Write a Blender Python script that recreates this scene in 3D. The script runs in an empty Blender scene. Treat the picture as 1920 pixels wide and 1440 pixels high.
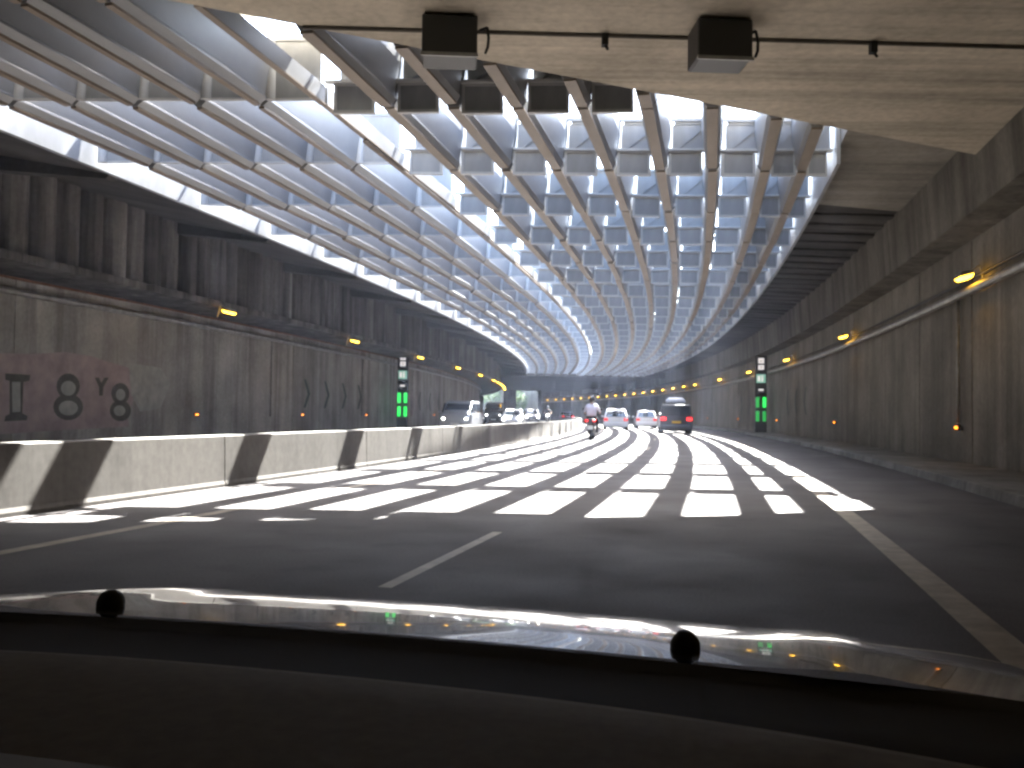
import bpy, bmesh, math, random
import numpy as np
from mathutils import Vector, Matrix
random.seed(7); rng = np.random.default_rng(7)
sc = bpy.context.scene
COL = sc.collection

# ------------------------------------------------------------------ layout constants
# plan measured in "survey units" (camera 1.2 above the road); S turns them into metres
S = 0.88
CX, CY = -488.06, 125.57            # centre of the bend
RC = math.hypot(CX, CY)             # radius on which the camera car drives
PITCH, ROLL, FPX = 0.0321, 0.0137, 1720.8
HCAM = 1.2 * S
SUN_AZ = math.radians(17.5)         # to the right of +Y
SUN_EL = math.radians(52.0)
EXPOSURE = 4.5

# ------------------------------------------------------------------ camera
cam = bpy.data.cameras.new('camera'); co = bpy.data.objects.new('camera', cam); COL.objects.link(co)
cam.sensor_width = 36; cam.lens = FPX / 1920 * 36
cam.clip_start = 0.05; cam.clip_end = 6000
co.matrix_world = Matrix.Translation((0, 0, HCAM)) @ Matrix.Rotation(math.pi/2 + PITCH, 4, 'X') @ Matrix.Rotation(ROLL, 4, 'Z')
sc.camera = co

# ------------------------------------------------------------------ sky, sun, exposure
w = bpy.data.worlds.new('World'); sc.world = w; w.use_nodes = True
wn = w.node_tree; bg = wn.nodes['Background']
sky = wn.nodes.new('ShaderNodeTexSky'); sky.sky_type = 'NISHITA'; sky.sun_disc = False
sky.sun_elevation = SUN_EL; sky.sun_rotation = SUN_AZ; sky.air_density = 1.0; sky.dust_density = 2.0; sky.ozone_density = 0.8
wn.links.new(sky.outputs[0], bg.inputs[0]); bg.inputs[1].default_value = 0.09
sl = bpy.data.lights.new('sun', 'SUN'); so = bpy.data.objects.new('sun', sl); COL.objects.link(so)
sl.energy = 5.0; sl.angle = math.radians(0.6); sl.color = (1, 0.97, 0.92)
sd = Vector((math.sin(SUN_AZ)*math.cos(SUN_EL), math.cos(SUN_AZ)*math.cos(SUN_EL), math.sin(SUN_EL)))
so.rotation_euler = sd.to_track_quat('Z', 'Y').to_euler(); so.location = sd*60
sc.view_settings.view_transform = 'Standard'; sc.view_settings.look = 'None'
sc.view_settings.gamma = 1; sc.view_settings.use_curve_mapping = False
sc.view_settings.exposure = EXPOSURE
sc.render.engine = 'CYCLES'
cy = sc.cycles
cy.max_bounces = 9; cy.diffuse_bounces = 6; cy.glossy_bounces = 4; cy.transparent_max_bounces = 8
cy.sample_clamp_indirect = 4.0; cy.use_denoising = True
cy.caustics_reflective = False; cy.caustics_refractive = False
cy.pixel_filter_type = 'BLACKMAN_HARRIS'; cy.filter_width = 2.6

# ------------------------------------------------------------------ helpers
def P(r, s, z):
    a = s / RC
    return Vector(((CX + r*math.cos(a))*S, (CY + r*math.sin(a))*S, z*S))
def tangent(s):
    a = s / RC
    return Vector((-math.sin(a), math.cos(a), 0))
def rs_of(X, Y):                    # survey plan -> r, s
    return math.hypot(X-CX, Y-CY), math.atan2(Y-CY, X-CX)*RC
def at(px, Y):                      # a direction (pixel column) met at a given depth along the road
    return rs_of((px-960)/FPX*Y, Y)

class MB:
    def __init__(self): self.v=[]; self.f=[]; self.m=[]
    def add(self, vs, fs, mi=0):
        o=len(self.v); self.v += [tuple(x) for x in vs]
        for f in fs: self.f.append(tuple(i+o for i in f)); self.m.append(mi)
    def box(self, x0,x1,y0,y1,z0,z1, mi=0):
        vs=[(x,y,z) for z in (z0,z1) for y in (y0,y1) for x in (x0,x1)]
        self.add(vs, [(0,2,3,1),(4,5,7,6),(0,1,5,4),(2,6,7,3),(0,4,6,2),(1,3,7,5)], mi)
    def loft(self, rings, mi=0, caps=True, closed=True):
        n=len(rings[0]); vs=[p for r in rings for p in r]; fs=[]
        for k in range(len(rings)-1):
            for i in range(n if closed else n-1):
                j=(i+1)%n; fs.append((k*n+i,k*n+j,(k+1)*n+j,(k+1)*n+i))
        if caps and closed:
            fs.append(tuple(range(n))[::-1]); fs.append(tuple((len(rings)-1)*n+i for i in range(n)))
        self.add(vs, fs, mi)
    def tube(self, a, b, ra, rb=None, n=10, mi=0):
        a=Vector(a); b=Vector(b); rb=ra if rb is None else rb
        d=(b-a).normalized(); u=d.orthogonal().normalized(); w_=d.cross(u)
        self.loft([[a+(u*math.cos(t)+w_*math.sin(t))*ra for t in [2*math.pi*i/n for i in range(n)]],
                   [b+(u*math.cos(t)+w_*math.sin(t))*rb for t in [2*math.pi*i/n for i in range(n)]]], mi)
    def ellipsoid(self, c, rx, ry, rz, nu=12, nv=8, mi=0):
        rings=[]
        for j in range(1,nv):
            t=math.pi*j/nv-math.pi/2
            rings.append([(c[0]+rx*math.cos(t)*math.cos(2*math.pi*i/nu), c[1]+ry*math.cos(t)*math.sin(2*math.pi*i/nu), c[2]+rz*math.sin(t)) for i in range(nu)])
        self.loft(rings, mi)
    def sweep(self, prof, s0, s1, ds=2.0, mi=0, skew=None, caps=True):   # profile of (r,z) carried round the bend
        n=max(1,int(math.ceil((s1-s0)/ds)))
        self.loft([[P(r,s0+(s1-s0)*k/n,z) for r,z in prof] for k in range(n+1)], mi, caps)
    def build(self, name, mats, parent=None, smooth=False, loc=None):
        me=bpy.data.meshes.new(name); me.from_pydata(self.v,[],self.f)
        mats=mats if isinstance(mats,(list,tuple)) else [mats]
        for m in mats: me.materials.append(m)
        me.polygons.foreach_set('material_index', self.m)
        bm=bmesh.new(); bm.from_mesh(me); bmesh.ops.recalc_face_normals(bm, faces=bm.faces); bm.to_mesh(me); bm.free()
        if smooth: me.polygons.foreach_set('use_smooth',[True]*len(me.polygons))
        me.update()
        return link(name, me, parent, loc)
def link(name, me, parent=None, loc=None):
    o=bpy.data.objects.new(name, me); COL.objects.link(o)
    if parent is not None: o.parent=parent
    if loc is not None: o.location=loc
    return o
def empty(name, loc=(0,0,0), rz=0, parent=None):
    o=bpy.data.objects.new(name,None); COL.objects.link(o); o.location=loc; o.rotation_euler=(0,0,rz); o.empty_display_size=.2
    if parent is not None: o.parent=parent
    return o
def tag(o, label=None, cat=None, group=None, kind=None):
    if label: o['label']=label
    if cat: o['category']=cat
    if group: o['group']=group
    if kind: o['kind']=kind
    return o
def copy_tree(o, parent=None):
    c=o.copy(); COL.objects.link(c)
    if parent is not None: c.parent=parent
    for ch in list(o.children): copy_tree(ch, c)
    return c
def bevel(o, w_, seg=2):
    m=o.modifiers.new('bevel','BEVEL'); m.width=w_; m.segments=seg; m.limit_method='ANGLE'; return o

# ------------------------------------------------------------------ materials
def mat(name, col, rough=.6, metal=0, spec=.5, noise=0, scale=4, emit=None, estr=0, coat=0, sz=1.0, bump=0, rand=0):
    m=bpy.data.materials.new(name); m.use_nodes=True; nt=m.node_tree; N=nt.nodes; b=N['Principled BSDF']
    b.inputs['Base Color'].default_value=(*col,1); b.inputs['Roughness'].default_value=rough
    b.inputs['Metallic'].default_value=metal; b.inputs['Specular IOR Level'].default_value=spec
    if coat: b.inputs['Coat Weight'].default_value=coat; b.inputs['Coat Roughness'].default_value=.03
    if emit: b.inputs['Emission Color'].default_value=(*emit,1); b.inputs['Emission Strength'].default_value=estr
    if noise:
        tc=N.new('ShaderNodeTexCoord'); mp=N.new('ShaderNodeMapping'); mp.inputs['Scale'].default_value=(1,1,sz)
        nz=N.new('ShaderNodeTexNoise'); nz.inputs['Scale'].default_value=scale; nz.inputs['Detail'].default_value=7; nz.inputs['Roughness'].default_value=.62
        nt.links.new(tc.outputs['Object'],mp.inputs[0]); nt.links.new(mp.outputs[0],nz.inputs['Vector'])
        cr=N.new('ShaderNodeValToRGB'); cr.color_ramp.elements[0].position=.3; cr.color_ramp.elements[1].position=.72
        lo=[c*(1-noise) for c in col]; hi=[min(.9,c*(1+noise*.6)) for c in col]
        cr.color_ramp.elements[0].color=(*lo,1); cr.color_ramp.elements[1].color=(*hi,1)
        nt.links.new(nz.outputs['Fac'],cr.inputs[0]); out=cr.outputs[0]
        if rand:
            oi=N.new('ShaderNodeObjectInfo'); mr=N.new('ShaderNodeMapRange'); mr.inputs['To Min'].default_value=1-rand; mr.inputs['To Max'].default_value=1+rand
            nt.links.new(oi.outputs['Random'],mr.inputs['Value'])
            mx=N.new('ShaderNodeVectorMath'); mx.operation='SCALE'; nt.links.new(out,mx.inputs[0]); nt.links.new(mr.outputs[0],mx.inputs['Scale']); out=mx.outputs[0]
        nt.links.new(out,b.inputs['Base Color'])
        if bump:
            bp=N.new('ShaderNodeBump'); bp.inputs['Strength'].default_value=bump; bp.inputs['Distance'].default_value=.02
            nt.links.new(nz.outputs['Fac'],bp.inputs['Height']); nt.links.new(bp.outputs[0],b.inputs['Normal'])
    return m

def concrete(name, col, stain=.6, streak=.8, rand=.1, sx=1.3, axis='Z', bump=.5):
    """weathered concrete: cloudy tone, dark run-off streaks and pale lime streaks stretched along one axis"""
    m=bpy.data.materials.new(name); m.use_nodes=True; nt=m.node_tree; N=nt.nodes; L=nt.links; b=N['Principled BSDF']
    b.inputs['Roughness'].default_value=.85; b.inputs['Specular IOR Level'].default_value=.25
    geo=N.new('ShaderNodeNewGeometry')
    def nz(scale, sv, det=6, ro=.6):
        mp=N.new('ShaderNodeMapping'); mp.inputs['Scale'].default_value=sv; L.new(geo.outputs['Position'],mp.inputs[0])
        n=N.new('ShaderNodeTexNoise'); n.inputs['Scale'].default_value=scale; n.inputs['Detail'].default_value=det; n.inputs['Roughness'].default_value=ro
        L.new(mp.outputs[0],n.inputs['Vector']); return n.outputs['Fac']
    def ramp(f, a, c, v0, v1):
        r=N.new('ShaderNodeMapRange'); r.inputs['From Min'].default_value=a; r.inputs['From Max'].default_value=c
        r.inputs['To Min'].default_value=v0; r.inputs['To Max'].default_value=v1; L.new(f,r.inputs['Value']); return r.outputs[0]
    def mul(a, c):
        x=N.new('ShaderNodeMath'); x.operation='MULTIPLY'; L.new(a,x.inputs[0]); L.new(c,x.inputs[1]); return x.outputs[0]
    st=(1,1,.06) if axis=='Z' else ((.05,1,1) if axis=='X' else (1,.05,1))
    cloud=ramp(nz(.55,(1,1,1)),.3,.72,1-stain*.5,1+stain*.35)
    dark=ramp(nz(sx,st,5,.7),.36,.56,1-streak*.75,1)
    lime=ramp(nz(sx*.8,tuple(v*1.07 for v in st),4,.6),.6,.74,1,1+streak*.9)
    fine=ramp(nz(9,(1,1,1),4),.3,.7,.86,1.12)
    v=mul(mul(mul(cloud,dark),lime),fine)
    oi=N.new('ShaderNodeObjectInfo'); v=mul(v, ramp(oi.outputs['Random'],0,1,1-rand,1+rand))
    vm=N.new('ShaderNodeVectorMath'); vm.operation='SCALE'; vm.inputs[0].default_value=col; L.new(v,vm.inputs['Scale'])
    L.new(vm.outputs[0],b.inputs['Base Color'])
    bp=N.new('ShaderNodeBump'); bp.inputs['Strength'].default_value=bump; bp.inputs['Distance'].default_value=.012
    L.new(nz(14,(1,1,1),5),bp.inputs['Height']); L.new(bp.outputs[0],b.inputs['Normal'])
    return m

M={}
def asphalt():
    m=bpy.data.materials.new('asphalt'); m.use_nodes=True; nt=m.node_tree; N=nt.nodes; L=nt.links; b=N['Principled BSDF']
    b.inputs['Specular IOR Level'].default_value=.28
    geo=N.new('ShaderNodeNewGeometry')
    def noise(sc_,det=5,sv=(1,1,1)):
        mp=N.new('ShaderNodeMapping'); mp.inputs['Scale'].default_value=sv; mp.inputs['Rotation'].default_value=(0,0,.2); L.new(geo.outputs['Position'],mp.inputs[0])
        n=N.new('ShaderNodeTexNoise'); n.inputs['Scale'].default_value=sc_; n.inputs['Detail'].default_value=det; L.new(mp.outputs[0],n.inputs['Vector']); return n.outputs['Fac']
    def mr(f,a,c,u,v):
        r=N.new('ShaderNodeMapRange'); r.inputs['From Min'].default_value=a; r.inputs['From Max'].default_value=c; r.inputs['To Min'].default_value=u; r.inputs['To Max'].default_value=v; L.new(f,r.inputs['Value']); return r.outputs[0]
    def ma(op,a,c):
        x=N.new('ShaderNodeMath'); x.operation=op
        for k,q in enumerate((a,c)):
            if q is None: continue
            if isinstance(q,(int,float)): x.inputs[k].default_value=q
            else: L.new(q,x.inputs[k])
        return x.outputs[0]
    # radius from the centre of the bend: wheel tracks run round it
    sub=N.new('ShaderNodeVectorMath'); sub.operation='SUBTRACT'; L.new(geo.outputs['Position'],sub.inputs[0]); sub.inputs[1].default_value=(CX*S,CY*S,0)
    ln=N.new('ShaderNodeVectorMath'); ln.operation='LENGTH'; L.new(sub.outputs[0],ln.inputs[0])
    tr=ma('SINE',ma('MULTIPLY',ma('ADD',ln.outputs['Value'],-501.6*S),2*math.pi/(1.8*S)),None)
    track=mr(tr,-1,1,.86,1.12)
    v=ma('MULTIPLY',ma('MULTIPLY',track,mr(noise(.35,6,(1,.25,1)),.3,.7,.75,1.25)),mr(noise(60,3),.25,.75,.62,1.38))
    v=ma('MULTIPLY',v,mr(noise(2.2,6),.55,.72,1,.72))
    vm=N.new('ShaderNodeVectorMath'); vm.operation='SCALE'; vm.inputs[0].default_value=(.056,.051,.052); L.new(v,vm.inputs['Scale']); L.new(vm.outputs[0],b.inputs['Base Color'])
    L.new(mr(noise(.8,5),.3,.7,.66,.85),b.inputs['Roughness'])
    bp=N.new('ShaderNodeBump'); bp.inputs['Strength'].default_value=.35; bp.inputs['Distance'].default_value=.006; L.new(noise(90,2),bp.inputs['Height']); L.new(bp.outputs[0],b.inputs['Normal'])
    return m
M['asphalt']=asphalt()
M['asphalt2']=M['asphalt']
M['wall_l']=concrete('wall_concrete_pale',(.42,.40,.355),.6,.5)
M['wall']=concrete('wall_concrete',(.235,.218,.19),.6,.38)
M['pile']=concrete('pile_concrete',(.15,.14,.125),.7,.9,.2,1.8)
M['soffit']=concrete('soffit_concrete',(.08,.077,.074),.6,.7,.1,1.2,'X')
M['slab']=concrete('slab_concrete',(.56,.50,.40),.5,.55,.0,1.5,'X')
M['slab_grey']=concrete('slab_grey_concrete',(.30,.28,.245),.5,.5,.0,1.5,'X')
M['beam']=concrete('beam_concrete',(.17,.16,.14),.6,.6,.08,1.3)
M['barrier']=concrete('barrier_concrete',(.125,.118,.11),.4,.3,.05,bump=.06)
M['kerb']=concrete('kerb_concrete',(.24,.23,.21),.5,.4)
M['paint']=mat('road_paint',(.25,.21,.155),.6,noise=.45,scale=5)
M['metal']=mat('grey_painted_metal',(.26,.265,.275),.42,noise=.3,scale=1.6,sz=.35,rand=.10)
M['metal_pale']=mat('pale_painted_metal',(.46,.46,.46),.45,noise=.25,scale=2,rand=.08)
M['flange']=mat('brown_flange',(.24,.195,.155),.55,noise=.25,scale=3,rand=.08)
M['darkmetal']=mat('dark_metal',(.03,.028,.028),.5)
M['galv']=mat('galvanised',(.32,.31,.29),.45,metal=.3,noise=.4,scale=3)
M['pipe_old']=mat('old_conduit',(.09,.075,.06),.7,noise=.4,scale=3)
M['rust']=mat('rusty_cable',(.2,.085,.04),.7,noise=.5,scale=3)
M['sodium']=mat('sodium_lens',(.9,.6,.1),.3,emit=(1,.50,.03),estr=.9)
M['amber']=mat('amber_marker',(.7,.25,.02),.3,emit=(1,.25,.02),estr=.25)
M['green']=mat('green_lamp',(.05,.5,.1),.3,emit=(.03,.80,.10),estr=.085)
M['greendim']=mat('green_lamp_dim',(.05,.4,.1),.3,emit=(.03,.6,.09),estr=.03)
M['signwhite']=mat('sign_white',(.75,.7,.68),.4,emit=(1,.93,.9),estr=.035)
M['signgreen']=mat('sign_green',(.25,.5,.38),.4,emit=(.35,.8,.6),estr=.018)
M['graf_pink']=mat('graffiti_pink',(.46,.36,.335),.8,noise=.3,scale=2)
M['graf_dark']=mat('graffiti_dark',(.11,.11,.09),.8,noise=.4,scale=3)
M['graf_pale']=mat('graffiti_pale',(.44,.44,.39),.8,noise=.3,scale=3)
M['chevron']=mat('chevron_paint',(.09,.12,.105),.8,noise=.5,scale=4)
M['carwhite']=mat('car_white',(.72,.72,.74),.3,coat=.6)
M['carsilver']=mat('car_silver',(.42,.44,.47),.32,metal=.5,coat=.7)
M['cardark']=mat('car_dark',(.016,.018,.026),.3,coat=.8)
M['carblack']=mat('car_black',(.02,.02,.021),.3,coat=.8)
M['glass']=mat('car_glass',(.02,.026,.034),.06,spec=.9)
M['tyre']=mat('tyre',(.018,.018,.018),.85)
M['rim']=mat('rim',(.4,.4,.42),.35,metal=.8)
M['tail']=mat('tail_lamp',(.5,.02,.02),.25,emit=(1,.03,.03),estr=.16)
M['taildim']=mat('tail_lamp_dim',(.45,.03,.03),.25,emit=(1,.05,.05),estr=.05)  # lens material carries a faint red glow
M['head']=mat('head_lamp',(.9,.9,.9),.2,emit=(1,.98,.95),estr=1.2)
M['plate']=mat('plate_white',(.7,.7,.68),.5)
M['plateyellow']=mat('plate_yellow',(.75,.42,.03),.5)
M['rubber']=mat('black_rubber',(.012,.012,.012),.7)
M['boxgrey']=mat('roof_box_grey',(.42,.43,.47),.35)
M['shirt']=mat('white_shirt',(.66,.64,.72),.85,noise=.15,scale=6)
M['trouser']=mat('dark_trousers',(.03,.03,.035),.9)
M['skin']=mat('skin',(.42,.24,.16),.6)
M['helmet']=mat('helmet',(.03,.03,.032),.3,coat=.5)
M['hood']=mat('bonnet_paint',(.13,.13,.14),.16,metal=.6,coat=1.0)
M['dash']=mat('dashboard_plastic',(.11,.088,.062),.8,noise=.2,scale=60)
M['cowl']=mat('cowl_plastic',(.007,.007,.009),.8,noise=.4,scale=9)
M['dashtrim']=mat('dash_trim',(.10,.095,.09),.5)
M['leaf']=mat('leaf',(.11,.19,.05),.6,noise=.5,scale=2)
M['bark']=mat('bark',(.12,.09,.06),.9,noise=.4,scale=4)
M['earth']=mat('ground_earth',(.16,.17,.10),.9,noise=.4,scale=.4)
pane=bpy.data.materials.new('windscreen_glass'); pane.use_nodes=True; pn=pane.node_tree
pn.nodes.remove(pn.nodes['Principled BSDF']); tb=pn.nodes.new('ShaderNodeBsdfTransparent'); tb.inputs[0].default_value=(.96,.97,.96,1)
pn.links.new(tb.outputs[0], pn.nodes['Material Output'].inputs['Surface']); M['pane']=pane

# ================================================================== SETTING
ZL=6.6                               # underside of the louvres
R_RIGHT, R_LEFT, R_BAR = 509.7, 483.3, 496.1
S0, S1 = -330, 200
b=MB(); b.add([(-1400,-1400,-.09),(1400,-1400,-.09),(1400,1400,-.09),(-1400,1400,-.09)],[(0,1,2,3)])
tag(b.build('ground',M['earth']),kind='structure')
b=MB(); b.sweep([(482.9,0),(510.3,0),(510.3,-.05),(482.9,-.05)],S0,S1+60,3)
road=tag(b.build('road',M['asphalt']),kind='structure')
def strip(name,r0,r1,s0,s1,z=.005,m='paint',parent=road):
    b=MB(); n=max(1,int((s1-s0)/2))
    vs=[];fs=[]
    for k in range(n+1):
        s=s0+(s1-s0)*k/n; vs+=[P(r0,s,z),P(r1,s,z)]
    fs=[(2*k,2*k+1,2*k+3,2*k+2) for k in range(n)]
    b.add(vs,fs); return b.build(name,M[m],parent)
strip('edge_line',505.2,505.42,S0,S1); strip('edge_line',498.0,498.16,S0,S1)
strip('edge_line',494.6,494.76,S0,S1); strip('edge_line',485.0,485.16,S0,S1)
for k in range(-4,14):
    strip('lane_dash',501.55,501.65,-121.0+k*13.0,-117.9+k*13.0)
    strip('lane_dash',489.8,489.95,-121.8+k*13.0,-117.6+k*13.0)
# kerb stones and raised footway along the right wall
b=MB(); b.sweep([(508.0,-.04),(508.0,.13),(510.2,.15),(510.2,-.04)],S0,S1,3)
tag(b.build('pavement',M['kerb']),kind='structure')
fw=bpy.data.objects['pavement']
for k in range(60):
    s=-126+k*2.0
    b=MB(); b.sweep([(507.8,-.03),(507.83,.15),(508.02,.16),(508.02,-.03)],s+.02,s+1.98,2); b.build('kerb_stone',M['kerb'],fw)

# ---- near slab with its skewed edge (the edge runs 25 degrees off square to the road)
EX0,EY0,EX1,EY1 = -3.9,12.3,5.9,16.9
sl_=(EY1-EY0)/(EX1-EX0)
def edgeY(X): return EY0+sl_*(X-EX0)
def poly_prism(pts,z0,z1,name,m,parent=None):
    b=MB(); b.loft([[(x*S,y*S,z0*S) for x,y in pts],[(x*S,y*S,z1*S) for x,y in pts]]); return b.build(name,m,parent)
slab=poly_prism([(-150,edgeY(-150)),(-40,edgeY(-40)),(24,edgeY(24)),(24,-150),(-150,-150)],ZL,ZL+1.3,'ceiling',M['slab'])
tag(slab,kind='structure')
# added blocker above the first louvre bay, shaped to set where sunlight starts
up=poly_prism([(-22,15.2),(-3,15.5),(6.7,17.5),(9.5,18.0),(9.5,16.0),(-22,6.8)],ZL+1.3,ZL+2.3,'sun_blocker',M['slab'],slab)
# slab strip running on beyond the edge on the right, a step higher
def arc_pts(r,s0,s1,n=16): return [(CX+r*math.cos((s0+(s1-s0)*k/n)/RC),CY+r*math.sin((s0+(s1-s0)*k/n)/RC)) for k in range(n+1)]
rA,sA=rs_of(7.8,24.8); rB,sB=rs_of(13.0,27.5)
ins=arc_pts(506.25,-116,-101.0,8); outs=arc_pts(511.5,-98.2,-119,8)
poly_prism(ins+outs,ZL+.42,ZL+1.29,'soffit_strip',M['slab_grey'],slab)
# darker soffits beyond
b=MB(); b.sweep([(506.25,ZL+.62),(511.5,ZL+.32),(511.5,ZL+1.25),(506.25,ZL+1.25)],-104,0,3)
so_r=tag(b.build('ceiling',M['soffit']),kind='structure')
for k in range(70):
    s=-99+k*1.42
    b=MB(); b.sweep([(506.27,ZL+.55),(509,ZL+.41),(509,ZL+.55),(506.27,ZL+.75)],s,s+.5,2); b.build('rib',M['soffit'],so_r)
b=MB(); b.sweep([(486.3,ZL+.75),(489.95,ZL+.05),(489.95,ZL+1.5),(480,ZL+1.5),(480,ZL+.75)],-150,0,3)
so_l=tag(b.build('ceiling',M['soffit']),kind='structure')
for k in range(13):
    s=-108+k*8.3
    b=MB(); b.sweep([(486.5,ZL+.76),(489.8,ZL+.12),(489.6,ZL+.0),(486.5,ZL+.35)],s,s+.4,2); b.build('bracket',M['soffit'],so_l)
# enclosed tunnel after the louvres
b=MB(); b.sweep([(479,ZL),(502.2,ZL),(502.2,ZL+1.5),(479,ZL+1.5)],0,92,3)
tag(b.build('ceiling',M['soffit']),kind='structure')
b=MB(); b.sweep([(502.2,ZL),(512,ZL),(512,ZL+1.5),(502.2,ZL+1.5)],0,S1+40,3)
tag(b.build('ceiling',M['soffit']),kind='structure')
b=MB(); b.sweep([(486,ZL-.25),(509.2,ZL-.25),(509.2,ZL+.02),(486,ZL+.02)],-.6,.6,2)
tag(b.build('end_beam',M['soffit']),'dark concrete beam across the tunnel where the louvres end','beam')
# far end: pillar and blocks that frame the daylight openings
def block(name,r0,r1,s0,s1,z0,z1,m='pile'):
    b=MB(); b.sweep([(r0,z0),(r1,z0),(r1,z1),(r0,z1)],s0,s1,3); return b.build(name,M[m])
tag(block('pillar',494.0,497.0,90,93,0,ZL),'dark concrete pillar between the two daylight openings','pillar')
tag(block('end_wall',480,489.3,90,93,0,ZL),'dark end wall beside the daylight opening','wall')
tag(block('dividing_wall',502.2,503.0,90,S1+40,0,ZL),'dark dividing wall where the carriageways part','wall')
tag(block('garden_wall',489.0,502.0,118,118.6,0,1.9,'barrier'),'low pale wall outside the daylight openings','wall')

# ---- walls
def wall(name,label,r_face,thick,z0,z1,s0,s1,ds,m,batter=0,gap=.05):
    root=tag(empty(name,P(r_face,s0,z0)),label,'wall')
    sg=1 if thick>0 else -1
    b=MB(); b.sweep([(r_face+sg*.12,z0),(r_face+thick,z0),(r_face+thick,z1),(r_face+sg*.12,z1)],s0,s1,3)
    o=b.build('wall_core',M[m],root); o.matrix_parent_inverse=Matrix.Translation(-root.location)
    s=s0
    while s<s1-.1:
        e=min(s+ds,s1); b=MB(); j=rng.uniform(-.02,.02)
        b.sweep([(r_face+j,z0+.01),(r_face+sg*.12,z0+.01),(r_face+sg*.12,z1-.01),(r_face+j+batter,z1-.01)],s+gap/2,e-gap/2,2.5)
        o=b.build('panel',M[m],root); o.matrix_parent_inverse=Matrix.Translation(-root.location); s=e
    return root
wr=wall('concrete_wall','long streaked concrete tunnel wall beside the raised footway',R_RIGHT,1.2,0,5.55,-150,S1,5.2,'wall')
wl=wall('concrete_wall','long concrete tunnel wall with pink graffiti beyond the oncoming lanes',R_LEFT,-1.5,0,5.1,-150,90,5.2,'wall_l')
# heavy beam on the right wall, with a shadow gap under it
rb=tag(empty('wall_beam',P(508.9,-150,5.5)),'wide concrete beam along the top of the footway wall','beam')
for k in range(26):
    s=-146+k*12.0
    b=MB(); b.sweep([(508.9,5.55),(511.2,5.45),(511.2,7.6),(508.75,7.6)],s+.02,s+11.96,3)
    o=b.build('beam_section',M['beam'],rb); o.matrix_parent_inverse=Matrix.Translation(-rb.location)
# left upper wall of contiguous bored piles, standing proud of the lower wall
pw=tag(empty('pile_wall',P(486.2,-130,5.0)),'grimy wall of upright concrete piles above the graffiti wall','wall')
b=MB(); b.sweep([(486.0,5.02),(486.0,7.6),(480,7.6),(480,5.02)],-150,90,3); o=b.build('pile_cap',M['pile'],pw); o.matrix_parent_inverse=Matrix.Translation(-pw.location)
pb=MB(); h=2.28*S
pts=[]
for i in range(9):
    t=math.pi*(i/8)-math.pi/2; pts.append((math.cos(t)*.40,math.sin(t)*.40))
pb.loft([[(x,y,0) for x,y in pts],[(x,y,h) for x,y in pts]])
pile=None
for k in range(118):
    s=-118+k*1.02; a=s/RC
    if pile is None: pile=pb.build('pile',M['pile'],pw,smooth=False); o=pile
    else: o=pile.copy(); COL.objects.link(o)
    o.parent=pw; o.matrix_parent_inverse=Matrix.Translation(-pw.location)
    p=P(486.0+rng.uniform(-.05,.10),s,5.06); o.location=p; o.rotation_euler=(0,0,a)
b=MB(); b.sweep([(486.0,4.82),(486.62,4.84),(486.62,5.06),(486.0,5.06)],-150,90,3); o=b.build('ledge',M['pile'],pw); o.matrix_parent_inverse=Matrix.Translation(-pw.location)

# ---- median barrier in precast lengths
br=tag(empty('concrete_barrier',P(R_BAR,-150,0)),'long pale concrete median barrier between the carriageways','barrier')
for k in range(42):
    s=-150+k*6.0
    b=MB(); b.sweep([(R_BAR+.19,0),(R_BAR+.19,.05),(R_BAR+.175,.10),(R_BAR+.155,.785),(R_BAR+.14,.80),(R_BAR-.14,.80),(R_BAR-.155,.785),(R_BAR-.19,.05),(R_BAR-.19,0)],s+.015,s+5.985,3)
    o=b.build('barrier_section',M['barrier'],br); o.matrix_parent_inverse=Matrix.Translation(-br.location)

# ================================================================== LOUVRES
lou=tag(empty('louvre_canopy',P(497.5,-112,ZL)),'large curved grid of grey metal louvres letting sunlight onto the road','louvres')
inv=Matrix.Translation(-lou.location)
NB=14; rows=28
RB=[505.5]+[504.72-1.12*i for i in range(NB-1)]
PITCH_S=4.2
def skew(s): return max(0,.19*(-s/110))
def node(i,j):
    r=506.15 if i<0 else (490.05 if i>=NB else RB[i])
    s=-102.35+(j-1)*PITCH_S
    return P(r, s+skew(s)*(r-503.4), ZL)
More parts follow.
